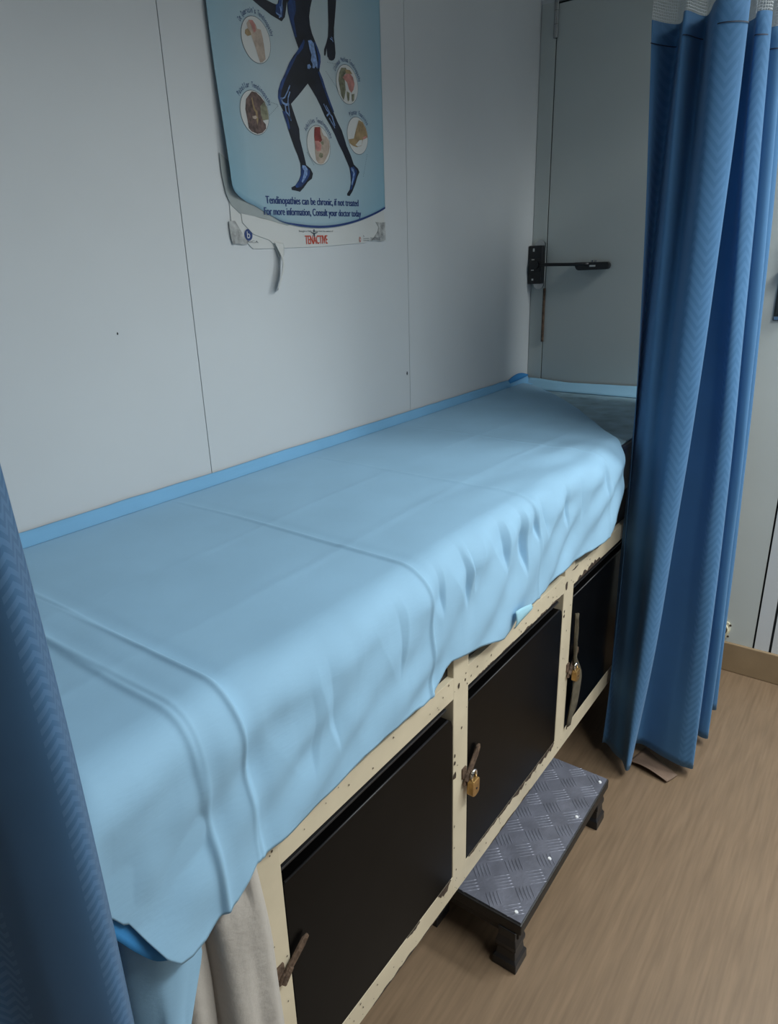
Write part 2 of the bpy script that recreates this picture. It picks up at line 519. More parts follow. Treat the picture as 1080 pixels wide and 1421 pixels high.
for _ in range(40):
    spot(r, random.uniform(.42, 1.5), random.uniform(.68, .712), random.uniform(.0007, .0019))
r.build('top_rail', [M_CREAM, M_CHIP], couch, bevel=.0004)
r = MB(); r.box(.392, 2.332, FY + .0004, FY + .0336, .235, .282)
for x0, x1, h in ((1.10, 1.16, .013), (1.16, 1.23, .012), (1.23, 1.29, .017), (1.285, 1.32, .014), (1.03, 1.10, .008), (.95, 1.03, .005), (.80, .845, .017), (.70, .74, .005), (.91, .95, .004)):
    jag(r, x0, x1, .282, h, -1, 10)
for x0, x1, h in ((.60, .66, .004), (.66, .73, .005), (.74, .80, .003), (1.0, 1.12, .004), (1.14, 1.2, .004)):
    jag(r, x0, x1, .235, h, 1, 9)
for _ in range(30):
    spot(r, random.uniform(.42, 1.5), random.uniform(.24, .277), random.uniform(.0007, .0018))
r.build('bottom_rail', [M_CREAM, M_CHIP], couch, bevel=.0004)
# carcase behind the frame
cb = MB(); cb.box(.392, 2.332, .548, .553, .24, .80)
cb.box(.392, 2.332, FY + .035, 1.09, .236, .246)
cb.box(.392, .400, FY + .035, 1.09, .246, .79)
cb.box(2.324, 2.332, FY + .035, 1.09, .246, .79)
cb.box(.392, 2.332, 1.08, 1.09, .246, .79)
cb.build('carcase', M_DARK, couch)
MB().box(.392, 2.332, FY + .035, 1.09, .790, .802).build('couch_top', M_DARK, couch)
pn = MB()
for (a, b_), (c, d) in zip(POSTS, POSTS[1:]):
    pn.box(b_, c, FY + .012, FY + .020, .716, .80)
pn.build('upper_panel', M_DARK, couch)


def padlock_hasp(door_obj, x, z, ZS=.8, parent_name='hasp'):
    """rusty strap hinged on the post and folded over a staple"""
    h = MB()
    pts = [(-.030, -.030), (-.020, -.036), (.004, -.012), (.026, .012), (.036, .030), (.034, .040), (.024, .042), (.014, .030), (-.004, .008), (-.024, -.016)]
    pts = [(x + p[0] * .9, z + p[1] * ZS) for p in pts]
    h.prism(pts, 'y', FY - .0065, FY - .003)
    h.cyl((x - .020, FY - .006, z - .018), (x - .004, FY - .006, z - .002), .0045, 12)
    h.box(x - .026, x - .012, FY - .003, FY + .001, z - .012, z + .010)
    h = h.build(parent_name, M_RUST, door_obj, bevel=.0008)
    return h


for i, ((a, b_), (c, d)) in enumerate(zip(POSTS, POSTS[1:])):
    x0, x1 = b_ + .0005, c - .0012
    dm = MB()
    pts = [(x0, .2825), (x1, .2825), (x1, .620), (x1 - .004, .634), (x1 - .012, .641), (x0 + .002, .641), (x0, .639)]
    dm.prism(pts, 'y', FY + .0005, FY + .022)
    d_ = dm.build('door', M_BLACK, couch, bevel=.0022, seg=3)
    lg = MB(); lg.box(b_ + .0005, c - .010, FY + .007, FY + .030, .6545, .6585)
    lg.build('finger_ledge', M_BLKPLAST, d_, bevel=.001)
    te = MB(); te.tube([(x0 + .004, FY + .0022, .6405), (x1 - .014, FY + .0022, .6405)], .0019, 8)
    te.build('top_edge', M_BLKPLAST, d_, smooth=True)
    if i == 0: padlock_hasp(d_, .437, .515, .5)
    if i == 1: padlock_hasp(d_, .906, .500)
    if i == 2: padlock_hasp(d_, 1.392, .462)
lg = MB()
for x in (.44, 1.35, 2.28):
    for y in (.72, 1.02):
        lg.box(x - .02, x + .02, y - .02, y + .02, 0, .236)
        lg.build('leg', M_DARK, couch); lg = MB()
MB().box(.846, .872, FY + .012, FY + .030, .214, .236).build('bracket', M_RUST, couch, bevel=.001)


def padlock(x, z, label, s=1.0, tilt=0.0):
    t = thing('padlock', label, 'padlock', (x, FY - .014, z), 'padlocks on the cabinet')
    o = []
    W, H = .0125 * s, .034 * s
    for k in range(13):
        q = PI + PI * k / 12
        o.append((W * math.cos(q), -H + W * .62 + W * .62 * math.sin(q)))
    o += [(W, -.004 * s), (W - .003 * s, 0), (-W + .003 * s, 0), (-W, -.004 * s)]
    body = MB().prism([(x + p[0], z + p[1]) for p in o], 'y', FY - .021, FY - .0085)
    body.build('lock_body', M_BRASS, t, bevel=.0012, seg=3)
    sh = MB().tube([(x - .0075 * s, FY - .0148, z - .003)] + [(x - .0075 * s * math.cos(q), FY - .0148, z + .009 * s + .0085 * s * math.sin(q)) for q in [PI * k / 10 for k in range(11)]] + [(x + .0075 * s, FY - .0148, z - .003)], .0026 * s, 10)
    sh.build('shackle', M_CHROME, t, smooth=True)
    kh = MB()
    kh.cyl((x + .0005, FY - .0222, z - .018 * s), (x + .0005, FY - .0205, z - .018 * s), .0022 * s, 10)
    kh.build('keyhole', M_CHIP, t)
    for ch in t.children:
        pass
    t.rotation_euler = (0, tilt, 0)
    return t


padlock(.899, .484, 'brass padlock with bright shackle on middle black door beside the step', 1.0, .06)
padlock(1.391, .452, 'smaller brass padlock half hidden on black door beside the long curtain', .92, -.05)
# rag caught in the third hasp
rg = MB(); rows = []
for k in range(19):
    t = k / 18
    z = .600 - .315 * t
    wid = .007 + .046 * sstep(.30, .62, t) - .040 * sstep(.84, 1.0, t)
    xc = 1.392 + .006 * math.sin(t * 5)
    rows.append([(xc - .008 + wid * (q / 5), FY - .0095 + .004 * math.sin(q * 1.3 + t * 7) , z + .02 * sstep(.8, 1, t) * q / 5) for q in range(6)])
tag(rg.grid(rows).build('rag', M_RAG, None, smooth=True, solid=.002), 'dull olive rag strip hanging behind the smaller padlock', 'cloth')

# ------------------------------------------------------------------ mattress
mt = thing('mattress', 'blue-grey vinyl mattress, bare only at its shaded end by the long curtain', 'mattress', (1.3, .79, .803))
c = MB(); c.prism([(.318, .530), (1.575, .530), (1.625, .506), (2.300, .506), (2.300, 1.076), (.318, 1.076)], 'z', .803, .934)
c.build('core', M_NAVY, mt, bevel=.018, seg=4)
MB().prism([(.35, .560), (1.60, .560), (1.645, .514), (2.298, .514), (2.298, 1.058), (.35, 1.058)], 'z', .9335, .9375).build('top_cover', M_VINYL, mt, bevel=.002)

# ------------------------------------------------------------------ top sheet
ZT = .955
YB = 1.079
YE, RY = .486, .056     # outer plane of the front drop and the rounding there
XE, RX = .232, .045
HEM = [(.10, .97), (.128, .955), (.16, .915), (.19, .868), (.217, .824), (.235, .788), (.25, .750), (.262, .722), (.275, .703), (.29, .697), (.31, .698), (.33, .707), (.355, .713), (.372, .726),
       (.385, .738), (.44, .740), (.53, .741), (.583, .749), (.68, .745), (.735, .738), (.758, .739), (.777, .752), (.795, .768), (.81, .7735), (.84, .771), (.90, .756),
       (.95, .745), (.99, .733), (1.034, .741), (1.111, .747), (1.25, .753), (1.43, .752), (1.54, .755), (1.60, .775)]
BFLAT = YB - (YE + RY)


def foldover(d, r):
    if d <= 0: return d, 0.0
    if d < r * PI / 2: return r * math.sin(d / r), r * (1 - math.cos(d / r))
    return r, r + d - r * PI / 2


def xend(b):
    return interp([(0, 2.29), (.06, 2.275), (.14, 2.21), (.23, 2.10), (.34, 1.96), (.44, 1.815), (.50, 1.725), (.54, 1.675), (.58, 1.635), (.62, 1.612), (.70, 1.60), (.80, 1.565)], b)


def g(x, s):
    return math.exp(-(x / s) ** 2)


PUCKS = [(.775, .945, .030, .085, .007, 1), (.852, .940, .032, .10, .011, 1), (.905, .935, .024, .075, .009, -1), (.985, .945, .036, .095, .013, 1), (1.062, .935, .030, .12, .014, 1),
         (1.115, .940, .022, .075, .010, 1), (1.185, .940, .034, .085, .010, -1), (1.262, .935, .026, .10, .007, 1), (1.37, .935, .030, .10, .006, -1), (1.47, .93, .024, .09, .005, 1),
         (.55, .90, .040, .12, .005, -1), (.66, .915, .034, .10, .005, 1), (.47, .88, .045, .10, .004, 1)]


def sheet_point(a, b):
    """a runs along the couch, b across it from the wall and down the front"""
    dy_, drop = foldover(b - BFLAT, RY)
    y = (YE + RY) - dy_
    fs_ = .236
    rx_ = .032
    dx_, dropx = foldover(fs_ - a, rx_)
    x = fs_ - dx_
    z = ZT - drop - dropx - .009 * sstep(1.5, 2.15, a) * sstep(0, .12, b)
    # which way is out: up on the top, towards the room on the front
    th = max(0.0, min(PI / 2, (b - BFLAT) / RY))
    nx_, ny_, nz_ = 0.0, -math.sin(th), math.cos(th)
    f = sstep(0, 1, th / (PI / 2))
    d = 0.0
    # packing creases across the sheet
    for xc, s, amp in ((.392, .0042, .0034), (.336, .0048, .0030), (.757, .0042, .0036), (1.135, .005, .0024), (1.50, .006, .0022)):
        xx = xc + .004 * math.sin(b * 9)
        d += amp * (g(a - xx, s) - .35 * g(a - xx - .016, .012)) * (.35 + .65 * sstep(.05, .5, b))
    d += .0040 * sstep(.333, .341, a) * (1 - sstep(.388, .394, a)) * sstep(.1, .4, b)
    # lengthwise creases
    for bc, s, amp in ((.255, .008, .0016), (.43, .01, .0018)):
        d += amp * g(b - bc - .01 * math.sin(a * 4), s) * (0.4 + .6 * nz(a * 3, b * 3, 4))
    # loose ripples on the top
    top = 1 - f
    d += top * (.0030 * nz(a * 3.2, b * 4.5, 1.7) + .0011 * nz(a * 9 + b * 5, b * 13 - a * 4, 5.1))
    q = a * 22 + b * 34 + 2.2 * nz(a * 4, b * 4, 9)
    d += top * .0010 * max(0, nz(a * 2.4, b * 2.4, 3)) * math.sin(q) * sstep(.1, .35, b)
    d += .0030 * max(0, nz(a * 4, b * 3, 12) + .15) * sstep(.9, 1.2, a) * (1 - sstep(1.65, 1.9, a)) * sstep(.30, .5, b) * math.sin(b * 52 - a * 16 + 3 * nz(a * 5, b * 5, 2))
    # front drop: soft vertical waves, diagonal pulls, puckers at the edge
    d += f * (.011 * nz(a * 4.5, 2.0, b * 5) + .004 * nz(a * 5, 2.0, b * 2) + .0032 * nz(a * 14, 1.0, b * 9) + .006 * math.sin(a * 13 + 1.0) * sstep(.55, .80, b))
    dg = a * 38 + b * 60 + 2.5 * nz(a * 5, b * 6, 6)
    d += f * .0030 * math.sin(dg) * sstep(-.1, .35, nz(a * 3, b * 2, 8) + .25)
    d *= .15 + .85 * sstep(0, .07, b)
    for xc, zt_, w0, ln_, amp, side in PUCKS:
        t = (zt_ - z) / ln_
        if -.35 < t < 1 and f > 0:
            hw = w0 * (1 - max(0, t)) ** .8 + .002
            u = (a - xc - .012 * t * side) * side / hw
            if -1.0 < u < 1.0:
                pr = (1 + u) if u < .55 else (1 - u) * 1.55 / .45      # gentle ramp, then a sharp lip
                d -= f * amp * .62 * pr * sstep(-.35, .12, t) * (1 - sstep(.55, 1, t))
    # near corner hangs away from the couch
    nc = sstep(.46, .26, a) * f
    d += f * .0022 * nz(a * 26, b * 19, 4.4)
    d += nc * .006 * math.sin(b * 16) + nc * .004
    d = max(d, -.004 - f * (.005 + .015 * sstep(.36, .50, a)))
    x += nx_ * d
    y_side = 0.0
    if dropx > 0:
        x -= .002 + .004 * (nz(b * 8, 3, a * 5))
    return (x, y + ny_ * d, z + nz_ * d)


rows = []
NB, NA = 200, 860
A0 = .128
for i in range(NB + 1):
    row = []
    for j in range(NA + 1):
        t = j / NA
        bt = i / NB
        # first guess of a with the mid hem, then the hem belonging to that a
        a = A0 + (xend(bt * .77) - A0) * t
        hem = interp(HEM, a) + .0015 * nz(a * 30, 0, 0)
        btot = BFLAT + RY * PI / 2 + (ZT - RY - hem)
        b = bt * btot
        a = A0 + (xend(b) - A0) * t
        row.append(sheet_point(a, b))
    rows.append(row)
sheet = MB().grid(rows).build('bed_sheet', M_SHEET, None, smooth=True, solid=.0012)
tag(sheet, 'pale blue creased sheet spread over the couch and hanging down its front', 'sheet')
# turned-back corner of the hem, showing paler
fm = MB(); rws = []
for i in range(7):
    row = []
    for j in range(9):
        x = 1.012 + .066 * j / 8
        z0 = interp(HEM, x) + .001
        zt = z0 + (.034 - .020 * (j / 8)) * i / 6 + .006
        row.append((x, YE - .0115 - .003 * math.sin(PI * i / 6), zt))
    rws.append(row)
fm.grid(rws).build('turned_hem', drape_material('paler_blue_reverse', (.36, .62, .74), .1), sheet, smooth=True, solid=.001)

# ------------------------------------------------------------------ under sheet
us = thing('under_sheet', 'brighter blue under sheet turned up as strips against both walls', 'sheet', (1.3, 1.09, .95))
rows = []
prof = [(1.060, .9480), (1.0785, .9490), (1.0825, .9545), (1.0842, .9600), (1.0865, .9625), (1.090, .9700), (1.0935, .9760), (1.0955, .9765)]
for i in range(161):
    x = .25 + (2.352 - .25) * i / 160
    k = .0022 * nz(x * 5, 0, 3) + .0012 * nz(x * 17, 1, 3)
    row = []
    for q, (y, z) in enumerate(prof):
        row.append((x, min(1.0978, y + (k if q in (2, 3, 4) else 0)), z + k * .8 * (q > 3) - .006 * (1 - sstep(.2, .6, x)) * (q > 4) * 0))
    rows.append(row)
MB().grid(rows).build('turned_up_edge', M_UNDER, us, smooth=True, solid=.0012)
rows = []
for i in range(61):
    y = .46 + (1.090 - .46) * i / 60
    k = .003 * math.sin((y - .5) * 9) + .0012 * nz(y * 14, 2, 2)
    pr = [(2.27, .9395), (2.304, .9405), (2.326, .945 + k * .5), (2.343, .952 + k), (2.355, .957 + k), (2.3605, .958 + k)]
    # rises towards the poster wall
    up = .006 * sstep(.9, 1.09, y)
    rows.append([(x, y, z + up * (q > 2) * 1.6) for q, (x, z) in enumerate(pr)])
MB().grid(rows).build('turned_up_end', drape_material('sheet_end_blue', (0.30, 0.54, 0.72), .12), us, smooth=True, solid=.0012)
# deep blue folded tip in the corner
tp = MB(); rows = []
for i in range(13):
    t = i / 12
    x = 2.20 + .150 * t
    hgt = .019 * math.sin(PI * (.12 + .80 * t))
    rows.append([(x, 1.0855 - .002 * math.sin(PI * t), .966 + .010 * t), (x, 1.0875, .966 + .008 * t + hgt * .55), (x, 1.0915, .967 + .007 * t + hgt * .9), (x, 1.0945, .967 + .007 * t + hgt)])
tp.grid(rows).build('folded_corner', M_DEEP, us, smooth=True, solid=.001, )
# loose end hanging below the near corner
path = crom([(.314, .509), (.300, .507), (.280, .505), (.262, .513), (.250, .535), (.256, .572), (.246, .605), (.238, .66), (.245, .74), (.240, .86), (.243, 1.0)], 60)
rows = []
for i in range(40):
    t = i / 39
    z = .945 - (.945 - .44) * t
    row = []
    for j, (x, y) in enumerate(path):
        s = j / 59
        dx = -.020 * t * math.exp(-((s - .45) / .10) ** 2) - .17 * max(0.0, t - .52) * max(0.0, 1 - s / .30) ** .7
        pin = 1 - sstep(0, .4, t)
        row.append((x + dx + .004 * nz(s * 9, t * 3, 2) + .012 * pin, y + .003 * nz(s * 7, t * 4, 7) + .008 * pin, z - .03 + .03 * s * t))
    rows.append(row)
MB().grid(rows).build('hanging_end', M_SHEET, us, smooth=True, solid=.0012)

low_ = [(.2095, .801), (.2135, .795), (.217, .790), (.226, .772), (.240, .743), (.257, .714), (.275, .698), (.284, .696)]
lc_ = crom(low_, 40)
rows = [[(x, .5005 + .0015 * math.sin(k * 3) - .003 * (1 - k), z + (.075 * k) * (1 - .75 * sstep(.255, .284, x))) for (x, z) in lc_] for k in [q / 6 for q in range(7)]]
MB().grid(rows).build('inner_hem', M_DEEP, us, smooth=True, solid=.001)  # inner sheet layer, its shadow painted in as a deeper blue

# ------------------------------------------------------------------ cream cloth at the near end
path = crom([(.4055, .5035), (.4035, .498), (.392, .4915), (.374, .4945), (.358, .495), (.342, .506), (.3355, .532), (.327, .524), (.312, .521), (.297, .528), (.290, .55), (.290, .58), (.284, .64), (.291, .70), (.285, .78), (.292, .88)], 110)
rows = []
for i in range(60):
    t = i / 59
    z = .80 - .66 * t
    row = []
    for j, (x, y) in enumerate(path):
        s = j / 109
        sh = -.020 * sstep(0.35, 0.0, t) * (1 - s) ** 2      # narrower under the mattress
        row.append((x + sh + .0045 * nz(s * 8, t * 2.5, 1) - .006 * t * (.1 < s < .9), y - .0045 + .010 * (1 - sstep(.08, .20, t)) * (x < .385) + .006 * (1 - sstep(.06, .16, t)) * (x < .38) + .004 * nz(s * 11, t * 3, 5) + .004 * math.sin(s * 30 + t * 2) * t, z + .004 * nz(s * 6, 0, 0)))
    rows.append(row)
tag(MB().grid(rows).build('draped_cloth', M_CLOTH, None, smooth=True, solid=.003), 'cream cloth hanging in folds at the near end of the couch', 'cloth')

# ------------------------------------------------------------------ step stool
st = thing('step_stool', 'low black step stool with aluminium chequer plate tread', 'step stool', (1.2, .50, 0))
SX0, SX1, SY0, SY1, SZ = .949, 1.452, .4065, .655, .130
fr = MB(); fr.box(SX0, SX1, SY0, SY1, SZ - .030, SZ - .0035)
fr.box(SX0 + .006, SX1 - .006, SY0 + .007, SY1 - .006, SZ - .052, SZ - .030)
fr.build('frame', M_BLKWOOD, st, bevel=.003)
tr = MB(); tr.box(SX0 + .005, SX1 - .005, SY0 + .0035, SY1 - .005, SZ - .0035, SZ)


def bar(mb, cx, cy, ang, L, wdt, h):
    ca, sa = math.cos(ang), math.sin(ang)
    ring = []; n = 10
    vs = []; fs = []
    for lvl, sc, zz in ((0, 1.0, 0.0), (1, .72, h * .75), (2, .38, h)):
        for k in range(n):
            q = 2 * PI * k / n
            x = L / 2 * sc * math.cos(q); y = wdt / 2 * sc * math.sin(q)
            vs.append((cx + x * ca - y * sa, cy + x * sa + y * ca, SZ + zz))
    for l in range(2):
        for k in range(n):
            fs.append((l * n + k, l * n + (k + 1) % n, (l + 1) * n + (k + 1) % n, (l + 1) * n + k))
    fs.append(tuple(range(2 * n, 3 * n)))
    mb.add(vs, fs)


pit = .0555
for i in range(10):
    for j in range(5):
        cx = SX0 + .022 + i * pit * .92; cy = SY0 + .026 + j * pit * .92
        ang = PI / 4 if (i + j) % 2 else -PI / 4
        ca, sa = math.cos(ang), math.sin(ang)
        for k in range(-2, 3):
            px, py = cx - sa * k * .0078, cy + ca * k * .0078
            if SX0 + .014 < px < SX1 - .014 and SY0 + .012 < py < SY1 - .012:
                bar(tr, px, py, ang, .038, .0042, .0011)
plate = tr.build('tread_plate', M_ALU, st)
for x, y in ((1.425, .4205), (1.282, .4245), (1.133, .428), (.971, .4285)):
    MB().cyl((x, y, SZ - .001), (x, y, SZ + .0026), .0048, 16, r2=.0032).build('screw', M_SCREW, plate)
for x0, sx in ((SX0 - .009, 1), (SX1 + .002, -1)):
    for y0, sy in ((SY0 + .004, 1), (SY1 - .004, -1)):
        l = MB()
        rings = [(.0, .053), (.022, .052), (.030, .043), (.048, .040), (.056, .046), (.064, .046), (.080, .038), (.101, .038)]
        vs = []; fs = []
        for z, wd in rings:
            off = (.053 - wd) * .45
            vs += [(x0 + sx * off, y0 + sy * off, z), (x0 + sx * (off + wd), y0 + sy * off, z), (x0 + sx * (off + wd), y0 + sy * (off + wd), z), (x0 + sx * off, y0 + sy * (off + wd), z)]
        for k in range(len(rings) - 1):
            for q in range(4):
                fs.append((k * 4 + q, k * 4 + (q + 1) % 4, k * 4 + 4 + (q + 1) % 4, k * 4 + 4 + q))
        fs += [(3, 2, 1, 0), tuple(range(len(vs) - 4, len(vs)))]
        l.add(vs, fs).build('leg', M_BLKPLAST, st, bevel=.0015)

# ------------------------------------------------------------------ scrap under the curtain
sp_ = MB(); rows = []
A_, B_, C_, D_ = (1.695, .425), (1.790, .405), (1.716, .296), (1.670, .312)
for i in range(13):
    t = i / 12
    row = []
    for j in range(9):
        q = j / 8
        x = (A_[0] * (1 - q) + B_[0] * q) * (1 - t) + (D_[0] * (1 - q) + C_[0] * q) * t
        y = (A_[1] * (1 - q) + B_[1] * q) * (1 - t) + (D_[1] * (1 - q) + C_[1] * q) * t
        row.append((x, y + .006 * math.sin(PI * t), .0025 + .017 * (1 - q) ** 2 * (.35 + .65 * math.sin(PI * t)) + .003 * t * q))
    rows.append(row)
tag(sp_.grid(rows).build('brown_offcut', M_SCRAP, None, smooth=True, solid=.002), 'small brown vinyl offcut curling up on the floor under the curtain hem', 'offcut')


# ------------------------------------------------------------------ curtains
def curtain_mesh(levels, ts, z0f, z1, nu, nv, wob=.003, seed=0):
    """cloth lofted through fold profiles given at three heights"""
    cur = [crom(L, nu) for L in levels]
    t0, t1, t2 = ts
    rows = []
    for i in range(nv + 1):
        t = i / nv
        l0 = (t - t1) * (t - t2) / ((t0 - t1) * (t0 - t2)); l1 = (t - t0) * (t - t2) / ((t1 - t0) * (t1 - t2)); l2 = (t - t0) * (t - t1) / ((t2 - t0) * (t2 - t1))
        row = []
        for j in range(nu):
            x = sum(l * c[j][0] for l, c in zip((l0, l1, l2), cur)); y = sum(l * c[j][1] for l, c in zip((l0, l1, l2), cur))
            z0 = z0f(j / (nu - 1))
            z = z0 + (z1 - z0) * t
            n1 = nz(j * .05, z * 2.2, seed) * wob; n2 = nz(j * .05 + 40, z * 2.6, seed) * wob
            row.append((x + n1, y + n2, z))
        rows.append(row)
    return rows, cur[1]


def add_uv(o, nu, nv, prof, z0, z1):
    u = [0.0]
    for a, b in zip(prof, prof[1:]):
        u.append(u[-1] + math.hypot(a[0] - b[0], a[1] - b[1]))
    lay = o.data.uv_layers.new(name='cloth')
    for li, lp in enumerate(o.data.loops):
        j = lp.vertex_index % nu
        lay.data[li].uv = (u[j] + UOFF, o.data.vertices[lp.vertex_index].co.z)


UOFF = 0.0
bot = [(1.675, .4985), (1.685, .487), (1.660, .455), (1.650, .430), (1.622, .412), (1.650, .406), (1.70, .435), (1.752, .414), (1.728, .335), (1.724, .285), (1.745, .263), (1.83, .33), (1.92, .345), (1.888, .275), (1.905, .263), (1.985, .33), (2.06, .35), (2.045, .285), (2.066, .274), (2.14, .33), (2.2, .36)]
mid = [(1.675, .4925), (1.70, .499), (1.655, .460), (1.655, .428), (1.608, .385), (1.640, .351), (1.70, .40), (1.78, .42), (1.760, .345), (1.728, .308), (1.757, .286), (1.83, .34), (1.92, .36), (1.885, .30), (1.902, .284), (1.98, .35), (2.05, .36), (2.045, .315), (2.068, .302), (2.13, .36), (2.2, .38)]
top = [(1.640, .5215), (1.705, .486), (1.628, .455), (1.690, .428), (1.602, .388), (1.632, .340), (1.70, .38), (1.80, .40), (1.775, .358), (1.728, .345), (1.755, .323), (1.82, .37), (1.90, .40), (1.862, .34), (1.882, .319), (1.95, .36), (2.0, .42), (2.0, .35), (2.03, .330), (2.1, .38), (2.2, .42)]
HEMB = [(0, .052), (.25, .028), (.30, .035), (.40, .038), (.5, .030), (.66, .030), (.85, .03), (1, .03)]
rc = thing('privacy_curtain', 'blue pleated curtain hanging beside the door end of the couch', 'curtain', (1.9, .36, .03), 'blue curtains round the couch')
NU, NV = 380, 70
rows, pm = curtain_mesh([bot, mid, top], (0, .55, 1), lambda s: interp(HEMB, s), 1.815, NU, NV, .004, 3)
ul = [0.0]
for a_, b__ in zip(pm, pm[1:]): ul.append(ul[-1] + math.hypot(a_[0] - b__[0], a_[1] - b__[1]))
u2, u3 = ul[int(5 / 20 * (NU - 1))], ul[int(10 / 20 * (NU - 1))]
PER = (u3 - u2) / 2
UOFF = -(u2 - PER * .33) % PER            # woven stripes run beside the fold crests
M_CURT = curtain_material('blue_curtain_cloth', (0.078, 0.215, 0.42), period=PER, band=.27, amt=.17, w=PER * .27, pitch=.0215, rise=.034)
o = MB().grid(rows).build('curtain_cloth', M_CURT, rc, smooth=True, flip=False)
add_uv(o, NU, NV, pm, 0, 1.8)
s = o.modifiers.new('solid', 'SOLIDIFY'); s.thickness = .0014; s.offset = 0
# stitched top hem
rows2 = [[(x, y, z) for (x, y, z) in rows[-1]]]
hm = MB()
for dz in (0, 1):
    pass
line = [(p[0] - .0016, p[1] - .0016, 1.7745) for p in crom(top, NU)]
hr = [[(x, y, z + dz) for (x, y, z) in line] for dz in (-.0010, .0010)]
hm.grid(hr).build('hem_stitching', M_NAVY, rc, smooth=True, flip=False)
# netting above
top2 = [(p[0] + .02 * math.sin(i), p[1]) for i, p in enumerate(top)]
rows, pm = curtain_mesh([top, top, top2], (0, .5, 1), lambda s: 1.8145, 2.375, NU, 20, .002, 5)
o = MB().grid(rows).build('mesh_heading', M_NET, rc, smooth=True, flip=False)
add_uv(o, NU, 20, pm, 0, 1)

# near curtain at the left of the frame
tail = [(.092, .505), (.098, .56), (.055, .60), (.075, .66), (.030, .70), (.055, .77), (.015, .82), (.040, .90), (.005, .96), (.02, 1.03)]
botl = [(0.184, 0.425), (0.158, 0.398), (0.134, 0.424), (0.123, 0.47)] + tail
midl = [(0.188, 0.425), (0.1675, 0.398), (0.135, 0.424), (0.121, 0.47)] + tail
topl = [(0.179, 0.425), (0.153, 0.398), (0.127, 0.424), (0.116, 0.47)] + tail
lc = thing('privacy_curtain', 'blue curtain edge close by, its cloth colour darkened as shade, half covering the near end of the couch', 'curtain', (.10, .60, .03), 'blue curtains round the couch')
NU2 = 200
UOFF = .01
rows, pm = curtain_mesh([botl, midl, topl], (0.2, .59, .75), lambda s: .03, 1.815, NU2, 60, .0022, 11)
o = MB().grid(rows).build('curtain_cloth', M_CURT_SHADED, lc, smooth=True, flip=False)
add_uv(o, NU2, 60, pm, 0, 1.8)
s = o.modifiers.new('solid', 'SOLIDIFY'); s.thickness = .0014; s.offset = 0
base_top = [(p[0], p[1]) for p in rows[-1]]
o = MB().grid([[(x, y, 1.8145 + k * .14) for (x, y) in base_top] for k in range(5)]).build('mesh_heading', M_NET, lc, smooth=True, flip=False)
add_uv(o, NU2, 4, base_top, 0, 1)
rl = MB().tube([(.03, 1.09, 2.394), (.05, .70, 2.394), (.075, .53, 2.394), (.14, .45, 2.394), (.26, .42, 2.394), (1.0, .42, 2.394), (2.36, .40, 2.394)], .012, 12)
tag(rl.build('curtain_rail', M_STEEL, None, smooth=True), 'curtain rail under the ceiling along the couch', 'curtain rail')

# ------------------------------------------------------------------ poster
po = thing('poster', 'pale blue poster of a dark running figure, torn at its foot', 'poster', (1.24, WALL_Y, 1.5))
PY = WALL_Y - .0045


def bow(x, z):
    """how far the sheet stands off the wall: its lower left corner curls out"""
    return .011 * sstep(1.05, .975, x) * sstep(1.75, 1.50, z) + .003 * sstep(1.05, .98, x)


def on_sheet(x, z, lift):
    return (x, PY - bow(x, z) - lift, z)


# white card behind
cardpx = [(309, 240), (316, 262), (320, 308), (333, 322), (346, 341), (351, 345.5), (440, 342.5), (506, 337), (509, 334), (534, 333), (532, 290), (526, 230)]
cd_ = MB(); cd_.prism([wp(*p) for p in cardpx], 'y', WALL_Y - .0022, WALL_Y - .0005)
cd_.build('backing_card', M_PAPER, po)
gp = [wp(*p) for p in [(303, 212), (306, 240), (312, 268), (319, 284), (331, 296), (350, 300), (375, 306), (398, 313), (420, 308), (400, 285), (350, 255)]]
MB().prism(gp, 'y', WALL_Y - .0033, WALL_Y - .0024).build('grey_backing', M_GREYPAPER, po)  # flat grey patch between the card and the printed sheet
# blue printed sheet with an arched lower edge
lowpx = [(314, 256), (318.5, 266), (330, 275), (345, 283), (352, 286), (365, 294), (380, 303), (390, 308.5), (402, 312), (420, 315.3), (440, 316.6), (458, 315.8), (475, 313), (492, 308.5), (508, 302.5), (522, 296), (532.5, 290)]
low = [wp(*p) for p in lowpx]
tl = wp(278, 0); tr_ = wp(524.5, 0)
ztop = 2.20
xl = tl[0] - (ztop - tl[1]) * .03; xr = tr_[0]
n = 90
# smooth lower edge sampled evenly
lw = crom(low, n + 1)
rows = []
for i in range(61):
    t = i / 60
    row = []
    for j in range(n + 1):
        bx, bz = lw[j]
        txx = xl + (xr - xl) * (bx - low[0][0]) / (low[-1][0] - low[0][0])
        # vertical sides: keep the column straight
        x = bx + (txx - bx) * t; z = bz + (ztop - bz) * t
        row.append(on_sheet(x, z, 0))
    rows.append(row)
MB().grid(rows).build('printed_sheet', M_POSTER, po, smooth=True, solid=.0005)
# navy line along the arch
ln_ = MB(); r0 = []; r1 = []
for j in range(n + 1):
    bx, bz = lw[j]
    if bx < wp(372, 299)[0]: continue
    wd = .0042 * sstep(wp(372, 299)[0], wp(420, 310)[0], bx) + .0006
    r0.append(on_sheet(bx, bz + .0003, .0007)); r1.append(on_sheet(bx, bz + wd, .0007))
ln_.grid([r0, r1]).build('border_line', M_INK, po)


def poly_px(mb, pts, lift, mi=0):
    q = [on_sheet(*wp(*p), lift) for p in pts]
    mb.add(q, [tuple(range(len(q)))], mi)


def K(pts, ox, oy, s):
    return [(ox + x / s, oy + y / s) for x, y in pts]


